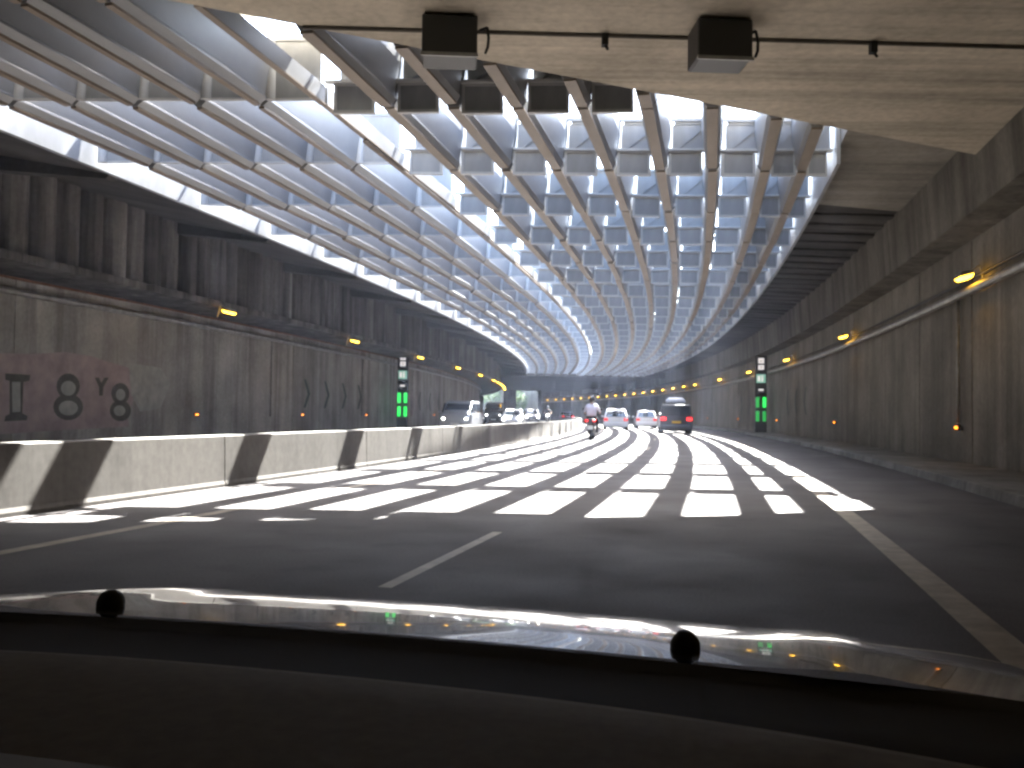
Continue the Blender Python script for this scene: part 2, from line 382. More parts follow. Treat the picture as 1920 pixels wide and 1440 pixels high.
# blade: hollow trapezoid, tan lip under it (unit length along y)
BH=1.08*S
def blade_mesh(wb=.085):
    b=MB(); wt=.20; bev=.14-wb
    sec=[(-wb,0),(wb,0),(wb+bev,.085),(wb+bev,.11),(wb+bev-.015,.13),(wt,BH*.7),(wt,BH),(-wt,BH),(-wt,BH*.7),(-wb-bev+.015,.13),(-wb-bev,.11),(-wb-bev,.085)]
    b.loft([[(x,y,z) for x,z in sec] for y in (0.012,.988)],0)
    b.box(-wb-.004,wb+.004,.02,.98,-.035,.004,1)
    return b
def panel_mesh():                    # unit length along x between two blades: framed lower plate, ledge, taller upper sheet
    b=MB(); z0=-.13; h1=.46; h2=1.0
    b.box(.20,.76,-.012,.012,z0+.04,z0+h1-.03,0)                  # lower plate, recessed in its frame
    b.box(.16,.80,-.04,.04,z0,z0+.045,1); b.box(.16,.80,-.04,.04,z0+h1-.03,z0+h1,1)
    b.box(.16,.205,-.04,.04,z0+.045,z0+h1-.03,1); b.box(.755,.80,-.04,.04,z0+.045,z0+h1-.03,1)
    b.box(.02,.98,-.10,.05,z0+h1+.002,z0+h1+.045,1)               # ledge rail
    b.box(.24,.95,.03,.05,z0+h1+.05,z0+h2,0)                      # upper sheet
    b.box(.28,.95,.01,.07,z0+h2,z0+h2+.05,0)
    b.box(-.02,1.02,-.03,.03,z0+h2+.05,z0+h2+.12,2)               # upper tie rail
    b.loft([[(.30,y,z0+h1+.06),(.36,y,z0+h1+.06),(.93,y,z0+h2-.02),(.87,y,z0+h2-.02)] for y in (.0,.028)],2)  # diagonal brace
    return b
def panel_plain():                   # over the oncoming lanes: full sheet with a half-round post, coloured pale for the sunlit panel edge, nothing hung below
    b=MB(); z0=.10; h2=1.0
    b.box(.16,.97,-.012,.012,z0,z0+h2-.1,0); b.box(.14,.98,-.03,.03,z0-.03,z0,1)
    n=8; ring=[(.17+.085*math.cos(math.pi*i/(n-1)),-.014-.075*math.sin(math.pi*i/(n-1))) for i in range(n)]
    b.loft([[(x,y,z0-.03) for x,y in ring],[(x,y,z0+h2-.12) for x,y in ring]],1)
    b.box(-.02,1.02,-.03,.03,z0+h2-.1,z0+h2-.03,2)
    return b
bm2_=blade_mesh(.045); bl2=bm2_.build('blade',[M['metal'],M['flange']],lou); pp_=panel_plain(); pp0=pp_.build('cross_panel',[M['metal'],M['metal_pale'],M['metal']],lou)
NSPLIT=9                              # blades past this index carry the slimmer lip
def rail_mesh():                     # the slim bar over the barrier
    b=MB(); b.box(-.035,.035,.005,.995,.02,.30,0); b.box(-.05,.05,.0,1.0,.0,.02,1); return b
rm_=rail_mesh(); rl0=rm_.build('slim_rail',[M['metal'],M['flange']],lou)
bm_=blade_mesh(); bl0=bm_.build('blade',[M['metal'],M['flange']],lou); pm_=panel_mesh(); pl0=pm_.build('cross_panel',[M['metal'],M['metal_pale'],M['metal']],lou)
def place(src,a,b_,axis,first):
    o=src if first else src.copy()
    if not first: COL.objects.link(o)
    d=b_-a; L=d.length; ang=math.atan2(d.y,d.x)-(math.pi/2 if axis=='y' else 0)
    o.parent=lou; o.matrix_parent_inverse=inv; o.location=a+Vector((rng.normal(0,.008),rng.normal(0,.01),rng.normal(0,.007))); o.rotation_euler=(rng.normal(0,.006),rng.normal(0,.012),ang); o.scale=(1,L,1) if axis=='y' else (L,1,1)
    return o
first={}
def nxt(k):
    f=k not in first; first[k]=1; return f
far=MB()
def stamp(src,a,b_,axis):
    d=b_-a; L=d.length; ang=math.atan2(d.y,d.x)-(math.pi/2 if axis=='y' else 0); c,s=math.cos(ang),math.sin(ang)
    vs=[]
    for x,y,z in src.v:
        if axis=='y': y*=L
        else: x*=L
        vs.append((a.x+c*x-s*y-lou.location.x,a.y+s*x+c*y-lou.location.y,a.z+z-lou.location.z))
    o=len(far.v); far.v+=vs
    for f,mi in zip(src.f,src.m):
        far.f.append(tuple(i+o for i in f)); far.m.append(mi if src in (bm_,bm2_,rm_) else mi+2)
def hidden(p,marg=.6):   # under the near slab
    X,Y=p.x/S,p.y/S
    return Y<edgeY(X)-marg
nfar=19
nbl=npn=0
for j in range(-3,rows-1):
    for i in range(NB):
        a,c=node(i,j),node(i,j+1)
        if hidden(c,-.2) : continue
        if hidden(a,.0):
            # cut the blade at the slab edge
            lo,hi=0.0,1.0
            for _ in range(20):
                mid=(lo+hi)/2
                if hidden(a+(c-a)*mid,-.05): lo=mid
                else: hi=mid
            a=a+(c-a)*hi
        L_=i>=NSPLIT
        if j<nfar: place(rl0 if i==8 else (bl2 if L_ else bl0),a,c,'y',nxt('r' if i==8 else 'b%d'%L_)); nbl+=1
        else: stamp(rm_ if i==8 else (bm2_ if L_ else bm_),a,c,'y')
    for i in range(-1,NB):
        a,c=node(i+1,j),node(i,j)
        if hidden(a,-.35) or hidden(c,-.35): continue
        L_=i>=NSPLIT-1
        if j<nfar: place(pp0 if L_ else pl0,a,c,'x',nxt('p%d'%L_)); npn+=1
        else: stamp(pp_ if L_ else pm_,a,c,'x')
o=tag(far.build('distant_blades',[M['metal'],M['flange'],M['metal'],M['metal_pale'],M['metal']],lou),kind='stuff')
# edge trims of the opening
b=MB(); b.sweep([(506.16,ZL-.02),(506.24,ZL-.02),(506.24,ZL+1.2),(506.16,ZL+1.2)],-106.6,0,3); o=b.build('edge_trim',M['metal'],lou); o.matrix_parent_inverse=inv
b=MB(); b.sweep([(489.96,ZL-.02),(490.08,ZL-.02),(490.08,ZL+1.5),(489.96,ZL+1.5)],-116,0,3); o=b.build('edge_trim',M['metal'],lou); o.matrix_parent_inverse=inv
# conduit hung below the louvres over the barrier
def pipe(name,label,cat,r,z,rad,s0,s1,m,ds=2.5):
    b=MB(); n=8; b.sweep([(r+rad*math.cos(2*math.pi*i/n),z+rad*math.sin(2*math.pi*i/n)) for i in range(n)],s0,s1,ds)
    return tag(b.build(name,M[m],smooth=True),label,cat)
pipe('conduit','thin tan conduit hung under the louvres above the barrier','pipe',496.88,ZL-.065,.05,-110,0,'flange')

# ---- wall services
pipe('service_pipe','grey service pipe running along the footway wall under the lamps','pipe',509.5,4.22,.11,-130,150,'galv')
pipe('service_cable','thin dark cable along the footway wall below the beam','cable',509.62,4.55,.035,-130,150,'darkmetal')
pipe('service_pipe','grey service pipe along the graffiti wall under the lamps','pipe',483.55,4.58,.10,-130,88,'galv')
pipe('cable_tray','rusty brown cable along the top of the graffiti wall','cable',483.5,5.0,.05,-130,88,'rust')

# ---- luminaire boxes and conduit on the near slab
def flood(px,py,label):
    # hung from the slab soffit where the sight line meets it
    X=(px-960)/FPX*12.35; 
    root=tag(empty('luminaire',(X*S,12.45*S,ZL*S),.06),label,'luminaire','dark lights under the concrete slab')
    b=MB(); b.box(-.33,.33,-.22,.30,-.50,-.03); bevel(b.build('housing',M['darkmetal'],root),.02)
    b=MB(); b.box(-.34,.34,-.24,-.21,-.535,-.49); b.build('lip',M['galv'],root)
    b=MB(); b.box(-.30,.30,-.18,.26,-.512,-.50); b.build('lens',M['darkmetal'],root)
    for x in (-.25,.25):
        b=MB(); b.tube((x,0,-.05),(x,0,.0),.03); b.build('hanger',M['galv'],root)
    b=MB(); pts=[(.36,.05,-.1),(.45,.05,-.06),(.47,.02,-.2),(.46,0,-.32),(.43,0,-.40)]
    for p,q in zip(pts,pts[1:]): b.tube(p,q,.018,n=6)
    b.build('cable',M['rubber'],root)
flood(832,50,'dark boxy light under the concrete slab, above the lane beside the barrier')
flood(1350,60,'dark boxy light under the concrete slab, above the lane beside the footway')
b=MB(); b.tube((-3.0*S,12.72*S,(ZL-.02)*S),(14*S,13.3*S,(ZL-.02)*S),.028,n=8)
tag(b.build('slab_conduit',M['pipe_old']),'dark conduit fixed across the concrete slab soffit','pipe')
for X in (1.25,5.1):
    b=MB(); b.box(-.04,.04,-.05,.05,-.14,0); b.tube((0,0,-.12),(.03,-.05,-.2),.02,n=6)
    tag(b.build('clip',M['rubber'],loc=(X*S,(12.55+.034*(X+8)-.03)*S,ZL*S-.02)),'small black clip on the slab conduit','clip','clips on the slab conduit')

# ---- sodium lamps
def make_lamp(side):
    root=empty('wall_lamp')
    b=MB(); b.loft([[(x,y,.02) for x,y in ((-.16,-.3),(.16,-.3),(.16,.3),(-.16,.3))],[(x,y,.12) for x,y in ((-.10,-.24),(.10,-.24),(.10,.24),(-.10,.24))]])
    b.build('housing',M['galv'],root)
    b=MB(); b.loft([[(x,y,.015) for x,y in ((-.15,-.28),(.15,-.28),(.15,.28),(-.15,.28))],[(x,y,-.06) for x,y in ((-.11,-.22),(.11,-.22),(.11,.22),(-.11,.22))]])
    b.build('lens',M['sodium'],root)
    b=MB(); b.tube((side*.14,0,.06),(side*.40,0,.20),.022,n=6); b.tube((side*.40,0,.20),(side*.40,0,-.30),.022,n=6); b.build('bracket',M['galv'],root)
    return root
lamp_r=make_lamp(1); lamp_l=make_lamp(-1)
tag(lamp_r,'lit amber lamp on a bracket along the footway wall','lamp','amber lamps along the footway wall')
tag(lamp_l,'lit amber lamp on a bracket along the graffiti wall','lamp','amber lamps along the graffiti wall')
sr=[-104.3+16.6*k for k in range(-1,6)]
sr+=[sr[-1]+8.2*k for k in range(1,25)]
for k,s in enumerate(sr):
    o=lamp_r if k==0 else copy_tree(lamp_r)
    o.location=P(509.25,s,min(4.8,4.46+.0035*(s+104))); o.scale=(.85,.85,.85); o.rotation_euler=(0,-.25,s/RC)
slft=[-97.1+13.3*k for k in range(-1,6)]+[-24,-18,-12,-6,0,6]
for k,s in enumerate(slft):
    o=lamp_l if k==0 else copy_tree(lamp_l)
    o.location=P(487.05,s,4.64); o.scale=(.85,.85,.85); o.rotation_euler=(0,.25,s/RC)

# ---- small amber guide lights low on the walls
def marker(side):
    root=empty('guide_light'); 
    b=MB(); b.box(-.03,.03,-.11,.11,-.06,.06); bevel(b.build('base',M['darkmetal'],root),.01)
    for y in (-.05,.05):
        b=MB(); b.ellipsoid((-side*.04,y,0),.03,.035,.035,8,6); b.build('lens',M['amber'],root,smooth=True)
    return root
mr=marker(1); ml=marker(-1)
tag(mr,'small orange guide light low on the footway wall','guide light','guide lights on the footway wall')
tag(ml,'small orange guide light low on the graffiti wall','guide light','guide lights on the graffiti wall')
for k in range(7):
    s=-102.4+18.5*k; o=mr if k==0 else copy_tree(mr); o.location=P(509.60,s,1.0); o.rotation_euler=(0,0,s/RC)
for k in range(7):
    s=-92.6+11.3*k; o=ml if k==0 else copy_tree(ml); o.location=P(483.40,s,.98); o.rotation_euler=(0,0,s/RC)
# drop pipe feeding the first guide light
b=MB(); b.tube(P(509.6,-102.4,1.1),P(509.6,-102.4,4.2),.04,n=8); tag(b.build('drop_pipe',M['galv'],smooth=True),'upright grey pipe feeding an orange guide light on the footway wall','pipe')

for s_ in (-85.4,-70.9,-57.0):
    b=MB(); b.tube(P(483.42,s_,.9),P(483.42,s_,4.55),.04,n=8); tag(b.build('drop_pipe',M['galv'],smooth=True),'upright pale pipe running down the graffiti wall','pipe','upright pipes on the graffiti wall')
# ---- emergency stations: dark board with plates above and green lamps below
def station(r,s,side,label,hide):
    # local: x outward to the wall, y along the road; faces traffic at -y and the road
    root=tag(empty('emergency_station',P(r,s,0),s/RC),label,'emergency sign')
    b=MB(); b.box(-.35,.35,-.06,.06,.05,4.75); bevel(b.build('board',M['darkmetal'],root),.02)
    for z0,z1,m,n in ((4.28,4.60,'signwhite','white_plate'),(3.90,4.18,'signwhite','white_plate'),(3.10,3.62,'signgreen','pictogram_plate')):
        b=MB(); hw=.17 if m=='signwhite' else .27
        b.box(-hw,hw,-.075,-.062,z0,z1); p_=b.build(n,M[m],root)
        if m=='signgreen':
            b=MB(); b.box(-.2,-.05,-.08,-.0755,z0+.1,z1-.1); b.box(.02,.12,-.08,-.0755,z0+.08,z1-.16); b.ellipsoid((.07,-.078,z1-.1),.05,.004,.05,8,6); b.build('pictogram',M['signwhite'],p_)
        else:
            b=MB(); b.box(-.08,.08,-.08,-.0755,z0+.08,z0+.11); b.box(-.08,.08,-.08,-.0755,z0+.17,z0+.2); b.build('pictogram',M['rust'],p_)
    b=MB(); b.box(-.14,.14,-.16,-.061,2.63,2.73); b.build('shelf_light',M['signwhite'],root)
    k=0
    for z0 in (1.62,.78):
        for x in (-.2,.2):
            b=MB(); b.box(x-.10,x+.10,-.12,-.061,z0,z0+.62); o=b.build('green_lamp',M['greendim'] if k in hide else M['green'],root); bevel(o,.04,3); k+=1
    return root
station(509.0,-62.2,1,'tall dark emergency board with green lamps on the footway wall',(0,2,3))
station(484.2,-63.5,-1,'tall dark emergency board with green lamps on the graffiti wall',())

# ---- chevrons and graffiti painted on the walls (children of the wall)
def decal(wallobj,r,verts,faces,name,m,lift=.025):
    sg=-1 if r>500 else 1
    b=MB(); b.add([P(r+sg*lift,s,z) for s,z in verts],faces); o=b.build(name,M[m],wallobj); o.matrix_parent_inverse=Matrix.Translation(-wallobj.location); return o
def chev(wallobj,r,s,z,d,h=1.5,w_=.9,t=.32):
    v=[(s-d*w_/2,z+h/2),(s-d*w_/2+d*t,z+h/2),(s+d*w_/2+d*t*.2,z),(s-d*w_/2+d*t,z-h/2),(s-d*w_/2,z-h/2),(s+d*w_/2-d*t,z)]
    decal(wallobj,r,v,[(0,1,2,5),(5,2,3,4)],'chevron','chevron',.03)
for k in range(4): chev(wl,R_LEFT,-80.5+k*3.1,2.1,1); chev(wl,R_LEFT,-58+k*4.5,2.1,-1)
for k in range(3): chev(wr,R_RIGHT,-69-k*3.0,2.1,1); chev(wr,R_RIGHT,-56+k*4,2.1,-1)
def sz(px,py):
    # wall coordinates of a mark seen on the left wall
    u=(px-960)/FPX; v=-(py-720)/FPX
    ut=u*math.cos(ROLL)-v*math.sin(ROLL); vt=u*math.sin(ROLL)+v*math.cos(ROLL)
    d=(ut,math.cos(PITCH)-vt*math.sin(PITCH),math.sin(PITCH)+vt*math.cos(PITCH))
    A=d[0]**2+d[1]**2; B=2*(-CX*d[0]-CY*d[1]); C=CX*CX+CY*CY-R_LEFT**2; D=max(0,B*B-4*A*C)
    t=(-B-math.sqrt(D))/2/A
    if t<0: t=(-B+math.sqrt(D))/2/A
    return math.atan2(d[1]*t-CY,d[0]*t-CX)*RC, 1.2+d[2]*t
def patch(poly,name,m,lift):
    pts=[sz(*p) for p in poly]; decal(wl,R_LEFT,pts,[tuple(range(len(pts)))],name,m,lift)
patch([(-60,660),(60,664),(120,660),(170,668),(240,690),(252,740),(238,778),(240,800),(120,806),(-60,818)],'graffiti_ground','graf_pink',.03)
patch([(240,680),(300,690),(318,720),(300,765),(262,772),(244,740)],'graffiti_ground','graf_pale',.031)
def outline(poly,inner):
    patch(poly,'graffiti_letter','graf_dark',.036); patch(inner,'graffiti_fill','graf_pale',.042)
outline([(8,700),(55,703),(53,714),(42,716),(40,775),(50,780),(48,788),(6,790),(8,780),(16,776),(16,714),(8,712)],[(20,716),(36,716),(36,772),(21,773)])
def ell(cx,cy,rx,ry,n=18): return [(cx+rx*math.cos(2*math.pi*i/n),cy+ry*math.sin(2*math.pi*i/n)) for i in range(n)]
patch(ell(126,724,22,24),'graffiti_letter','graf_dark',.036); patch(ell(126,728,14,14),'graffiti_fill','graf_pale',.042)
patch(ell(126,763,28,25),'graffiti_letter','graf_dark',.037); patch(ell(126,765,18,14),'graffiti_fill','graf_pale',.043)
patch([(176,708),(184,708),(188,718),(194,708),(202,708),(192,726),(191,742),(184,742),(184,726)],'graffiti_letter','graf_dark',.036)
patch(ell(224,738,17,20),'graffiti_letter','graf_dark',.036); patch(ell(224,740,9,11),'graffiti_fill','graf_pale',.042)
patch(ell(224,770,20,20),'graffiti_letter','graf_dark',.037); patch(ell(222,770,11,10),'graffiti_fill','graf_pale',.043)

# ================================================================== VEHICLES
def make_car(name,Lc,Wc,Hc,paint,kind='hatch',tail='tail',plate='plate',head=False,belt=.56,rails=False):
    """y forward; rear bumper at y=0. Body lofted from cross-sections, glass panels laid on the cabin."""
    root=empty(name); hw=Wc/2; zb=Hc*belt
    if kind=='van':   st=[(0,.98,.88),(.10,.995,.90),(.45,1.0,.93),(Lc*.52,1.0,.93),(Lc*.64,.985,.92),(Lc*.80,.66,.90),(Lc*.97,.55,.86),(Lc,.42,.80)]
    elif kind=='hatch': st=[(0,.62,.90),(.12,.70,.92),(.50,.965,.80),(.9,.99,.78),(Lc*.50,1.0,.78),(Lc*.58,.985,.78),(Lc*.76,.62,.90),(Lc*.96,.52,.84),(Lc,.40,.78)]
    else: st=[(0,.58,.88),(.15,.66,.92),(.55,.66,.92),(1.05,.95,.78),(Lc*.48,1.0,.77),(Lc*.56,.98,.77),(Lc*.73,.62,.9),(Lc*.95,.52,.84),(Lc,.40,.78)]
    rings=[]
    for k,(y,zt,wt) in enumerate(st):
        zt*=Hc; e=.94 if k in (0,len(st)-1) else 1.0; up=min(zt-.02,zb)
        z0=.22
        wtop=hw*(wt if zt>zb*1.08 else .93)*e
        if kind=='van' and zt>zb*1.08: wtop=hw*.86*e
        r_=[(-hw*.92*e,z0),(-hw*e,z0+.18),(-hw*e,up*.80),(-hw*.975*e,up),(-wtop,zt-.05),(-wtop*.86,zt)]
        rings.append([(x,y,z) for x,z in r_]+[(-x,y,z) for x,z in r_[::-1]])
    b=MB(); b.loft(rings); body=b.build('body',paint,root); bevel(body,.03,2)
    def lerp(y):
        for (a,za,wa),(c,zc,wc) in zip(st,st[1:]):
            if a<=y<=c:
                t=(y-a)/(c-a+1e-9); zt=(za+(zc-za)*t)*Hc; 
                return zt
        return st[-1][1]*Hc
    ytop=[y for y,zt,_ in st if zt>.94][0]; ytop2=[y for y,zt,_ in st if zt>.94][-1]
    # rear window
    wtp=hw*(.86 if kind=='van' else .78)
    y_lo={'van':.03,'hatch':.14,'sedan':.62}[kind]
    def xw(z): t=(z-zb)/(Hc-.05-zb); return hw*.965+(wtp-hw*.965)*max(0,min(1,t))
    def yr(z): # rear face y at height z
        pr=[(zt*Hc,y) for y,zt,_ in st if y<=ytop]
        for (z1,y1),(z2,y2) in zip(pr,pr[1:]):
            if z1<=z<=z2 and z2>z1: return y1+(y2-y1)*(z-z1)/(z2-z1)
        return pr[0][1] if z<pr[0][0] else pr[-1][1]
    za,zc=(zb+.08,Hc*.90)
    off=-.022
    b=MB(); ring=[(-xw(za)*.86,yr(za)+off-.01,za),(xw(za)*.86,yr(za)+off-.01,za),(xw(zc)*.84,yr(zc)+off-.02,zc),(-xw(zc)*.84,yr(zc)+off-.02,zc)]
    b.loft([[(x,y,z) for x,y,z in ring],[(x,y+.03,z) for x,y,z in ring]]); b.build('rear_window',M['glass'],root)
    # windscreen
    pf=[(zt*Hc,y) for y,zt,_ in st if y>=ytop2][:3]
    def yf(z):
        for (z1,y1),(z2,y2) in zip(pf,pf[1:]):
            if z2<=z<=z1: return y1+(y2-y1)*(z1-z)/(z1-z2)
        return pf[-1][1]
    za2=max(pf[1][0] if pf[1][0]<Hc*.9 else pf[2][0],zb)+.04
    ring=[(-xw(za2)*.86,yf(za2)+.03,za2),(xw(za2)*.86,yf(za2)+.03,za2),(xw(zc)*.84,yf(zc)+.05,zc),(-xw(zc)*.84,yf(zc)+.05,zc)]
    b=MB(); b.loft([ring,[(x,y-.03,z) for x,y,z in ring]]); b.build('windscreen',M['glass'],root)
    # side windows, two a side
    y0=max(yr(za)+.18,.3); y1=yf(za)-.22; ym=(y0+y1)/2
    for sx in (-1,1):
        for a,c in ((y0,ym-.05),(ym+.05,y1)):
            ta=.10 if a==y0 else 0; tc=.30 if c==y1 else 0
            ring=[(sx*(xw(za)+.012),a,za),(sx*(xw(za)+.012),c,za),(sx*(xw(zc)+.012),c-tc,zc),(sx*(xw(zc)+.012),a+ta,zc)]
            b=MB(); b.loft([ring,[(x-sx*.03,y,z) for x,y,z in ring]]); b.build('side_window',M['glass'],root)
        # wheels
        for y in (Lc*.17,Lc*.81):
            wh=empty('wheel',(sx*(hw-.11),y,.31),0,root)
            n=20; b=MB(); 
            b.loft([[(xx,rr*math.cos(2*math.pi*i/n),rr*math.sin(2*math.pi*i/n)) for i in range(n)] for xx,rr in ((-.11,.24),(-.105,.295),(-.08,.31),(.08,.31),(.105,.295),(.11,.24))],caps=False); b.build('tyre',M['tyre'],wh)
            b=MB(); b.loft([[(xx,rr*math.cos(2*math.pi*i/n),rr*math.sin(2*math.pi*i/n)) for i in range(n)] for xx,rr in ((-.10,.245),(.0,.21),(.10,.245))]); b.build('rim',M['rim'],wh)
        # lamps
        zt_=zb-.02 if kind!='van' else zb*1.0
        b=MB(); b.box(sx*hw*.62 if sx>0 else -hw*.97, hw*.97 if sx>0 else -hw*.62,-.03,.16,zt_-.20,zt_); o=b.build('tail_lamp',M[tail],root); bevel(o,.03)
        b=MB(); b.ellipsoid((sx*hw*.72,Lc-.10,zb*.70),.16,.14,.09,10,6); b.build('head_lamp',M['head'] if head else M['glass'],root,smooth=True)
        b=MB(); b.ellipsoid((sx*(hw+.10),yf(za)-.28,zb+.10),.10,.07,.08,8,6); b.build('door_mirror',paint,root,smooth=True)
    b=MB(); b.box(-hw*.96,hw*.96,-.07,.2,.24,.50); o=b.build('rear_bumper',paint,root); bevel(o,.05)
    b=MB(); b.box(-hw*.94,hw*.94,Lc-.2,Lc+.06,.22,.48); o=b.build('front_bumper',paint,root); bevel(o,.05)
    zp=.62 if kind!='sedan' else .6
    b=MB(); b.box(-.26,.26,-.05,-.0,zp,zp+.12); b.build('number_plate',M[plate],root)
    b=MB(); b.box(-.26,.26,Lc+.06,Lc+.075,.36,.47); b.build('number_plate',M['plate'],root)
    b=MB(); b.box(-hw*.8,hw*.8,.02,.4,.17,.26); b.build('underside',M['rubber'],root)
    if rails:
        for sx in (-1,1):
            b=MB(); b.tube((sx*hw*.78,.5,Hc+.05),(sx*hw*.78,Lc*.55,Hc+.05),.02,n=6)
            b.tube((sx*hw*.78,.55,Hc-.04),(sx*hw*.78,.55,Hc+.05),.02,n=6); b.tube((sx*hw*.78,Lc*.53,Hc-.04),(sx*hw*.78,Lc*.53,Hc+.05),.02,n=6)
            b.build('roof_rail',M['galv'],root)
    return root
def park(o,px,Y,turn=0,extra=0):
    r,s=at(px,Y); o.location=P(r,s,0)+Vector((0,0,.005)); o.rotation_euler=(0,0,s/RC+turn+extra)
van=tag(make_car('minivan',4.6,1.88,1.72,M['cardark'],'van','tail','plateyellow',rails=True),'dark blue minivan with a grey roof box and lit brake lights','minivan'); park(van,1269,61)
rbx=empty('roof_box'); park(rbx,1269,61); 
b=MB(); 
prof=[(.55,.10,.52),(.60,.24,.56),(1.2,.33,.56),(1.9,.33,.54),(2.4,.22,.45),(2.55,.10,.36)]
b.loft([[(-w_,y,1.80),(-w_*1.03,y,1.80+h*.5),(-w_*.72,y,1.80+h),(w_*.72,y,1.80+h),(w_*1.03,y,1.80+h*.5),(w_,y,1.80)] for y,h,w_ in prof])
bevel(b.build('shell',M['boxgrey'],rbx,smooth=True),.03)
for y in (1.0,2.0):
    b=MB(); b.box(-.76,.76,y-.03,y+.03,1.765,1.80); b.build('cross_bar',M['darkmetal'],rbx)
tag(rbx,'rounded grey roof box strapped on top of the dark minivan','roof box')
c1=tag(make_car('estate_car',4.2,1.76,1.5,M['carwhite'],'hatch','taildim'),'white hatchback with sunlit roof driving beside the motor scooter','car'); park(c1,1155.5,74)
c2=tag(make_car('hatchback',4.0,1.72,1.46,M['carwhite'],'hatch','taildim'),'small white car ahead, between the white hatchback and the minivan','car'); park(c2,1213,85)
c3=tag(make_car('off_road_car',4.5,1.88,1.78,M['carsilver'],'van','taildim',head=True,rails=True),'silver off-road car with headlights coming along the graffiti wall','car'); park(c3,878,66,math.pi)
c4=tag(make_car('saloon_car',4.4,1.76,1.42,M['carsilver'],'sedan','taildim',head=True),'sunlit silver saloon with headlights on behind the off-road car','car'); park(c4,968,88,math.pi)
c5=tag(make_car('delivery_van',5.0,1.95,2.2,M['carblack'],'van','taildim',head=True),'tall black van with headlights in front of the daylight opening','van'); park(c5,930,112,math.pi)
c6=tag(make_car('dark_car',4.3,1.76,1.6,M['carblack'],'hatch','taildim',head=True),'black oncoming car behind the sunlit saloon','car'); park(c6,998,122,math.pi)
c7=tag(make_car('dark_car',4.2,1.75,1.46,M['carblack'],'hatch','tail'),'distant dark car with red tail lights beyond the barrier','car'); park(c7,1066,150)

def make_scooter(head=False,tail=True):
    root=empty('motor_scooter')
    n=18
    for y in (0.30,1.52):
        wh=empty('wheel',(0,y,.27),0,root); b=MB()
        b.loft([[(xx,rr*math.cos(2*math.pi*i/n),rr*math.sin(2*math.pi*i/n)) for i in range(n)] for xx,rr in ((-.06,.20),(-.055,.25),(-.02,.27),(.02,.27),(.055,.25),(.06,.20))],caps=False); b.build('tyre',M['tyre'],wh)
        b=MB(); b.loft([[(xx,.205*math.cos(2*math.pi*i/n),.205*math.sin(2*math.pi*i/n)) for i in range(n)] for xx in (-.03,.03)]); b.build('rim',M['rim'],wh)
    def sec(y,z0,z1,w_): return [(-w_*.6,y,z0),(-w_,y,(z0+z1)/2),(-w_*.7,y,z1),(w_*.7,y,z1),(w_,y,(z0+z1)/2),(w_*.6,y,z0)]
    b=MB(); b.loft([sec(-.02,.58,.74,.10),sec(.15,.46,.80,.19),sec(.5,.36,.78,.21),sec(.85,.30,.74,.18),sec(1.0,.26,.45,.17)]); bevel(b.build('body',M['carblack'],root,smooth=True),.02)
    b=MB(); b.loft([sec(.0,.78,.86,.12),sec(.3,.80,.90,.17),sec(.75,.76,.84,.15),sec(.92,.74,.78,.10)]); bevel(b.build('seat',M['rubber'],root,smooth=True),.02)
    b=MB(); b.box(-.2,.2,.95,1.3,.22,.30); bevel(b.build('footboard',M['rubber'],root),.03)
    b=MB(); b.loft([[(-.22,1.22,.28),(.22,1.22,.28),(.22,1.30,.28),(-.22,1.30,.28)],[(-.25,1.30,.7),(.25,1.30,.7),(.22,1.40,.7),(-.22,1.40,.7)],[(-.16,1.25,1.02),(.16,1.25,1.02),(.14,1.36,1.0),(-.14,1.36,1.0)]]); bevel(b.build('leg_shield',M['carblack'],root),.03)
    b=MB(); b.tube((0,1.50,.28),(0,1.28,1.0),.035); b.build('fork',M['galv'],root)
    b=MB(); b.tube((-.36,1.14,1.06),(.36,1.14,1.06),.018,n=8); b.tube((0,1.14,1.06),(0,1.27,1.0),.03); b.build('handlebar',M['rubber'],root)
    for sx in (-1,1):
        b=MB(); b.ellipsoid((sx*.16,-.02,.80),.065,.05,.055,10,6); b.build('tail_lamp',M['tail'] if tail else M['taildim'],root,smooth=True)
        b=MB(); b.tube((sx*.26,1.16,1.06),(sx*.36,1.18,1.26),.01,n=6); b.ellipsoid((sx*.38,1.18,1.28),.07,.02,.05,8,6); b.build('mirror',M['rubber'],root)
    b=MB(); b.box(-.11,.11,-.10,-.085,.44,.60); b.build('number_plate',M['plate'],root)
    b=MB(); b.loft([[(-.07,-.02,.62),(.07,-.02,.62),(.07,.02,.60),(-.07,.02,.60)],[(-.1,-.12,.36),(.1,-.12,.36),(.1,-.09,.36),(-.1,-.09,.36)]]); b.build('mudguard',M['rubber'],root)
    b=MB(); b.tube((.17,.05,.30),(.17,.75,.26),.05,n=10); b.build('exhaust',M['galv'],root)
    b=MB(); b.ellipsoid((0,1.40,.95),.12,.08,.10,10,6); b.build('head_lamp',M['head'] if head else M['glass'],root,smooth=True)
    return root
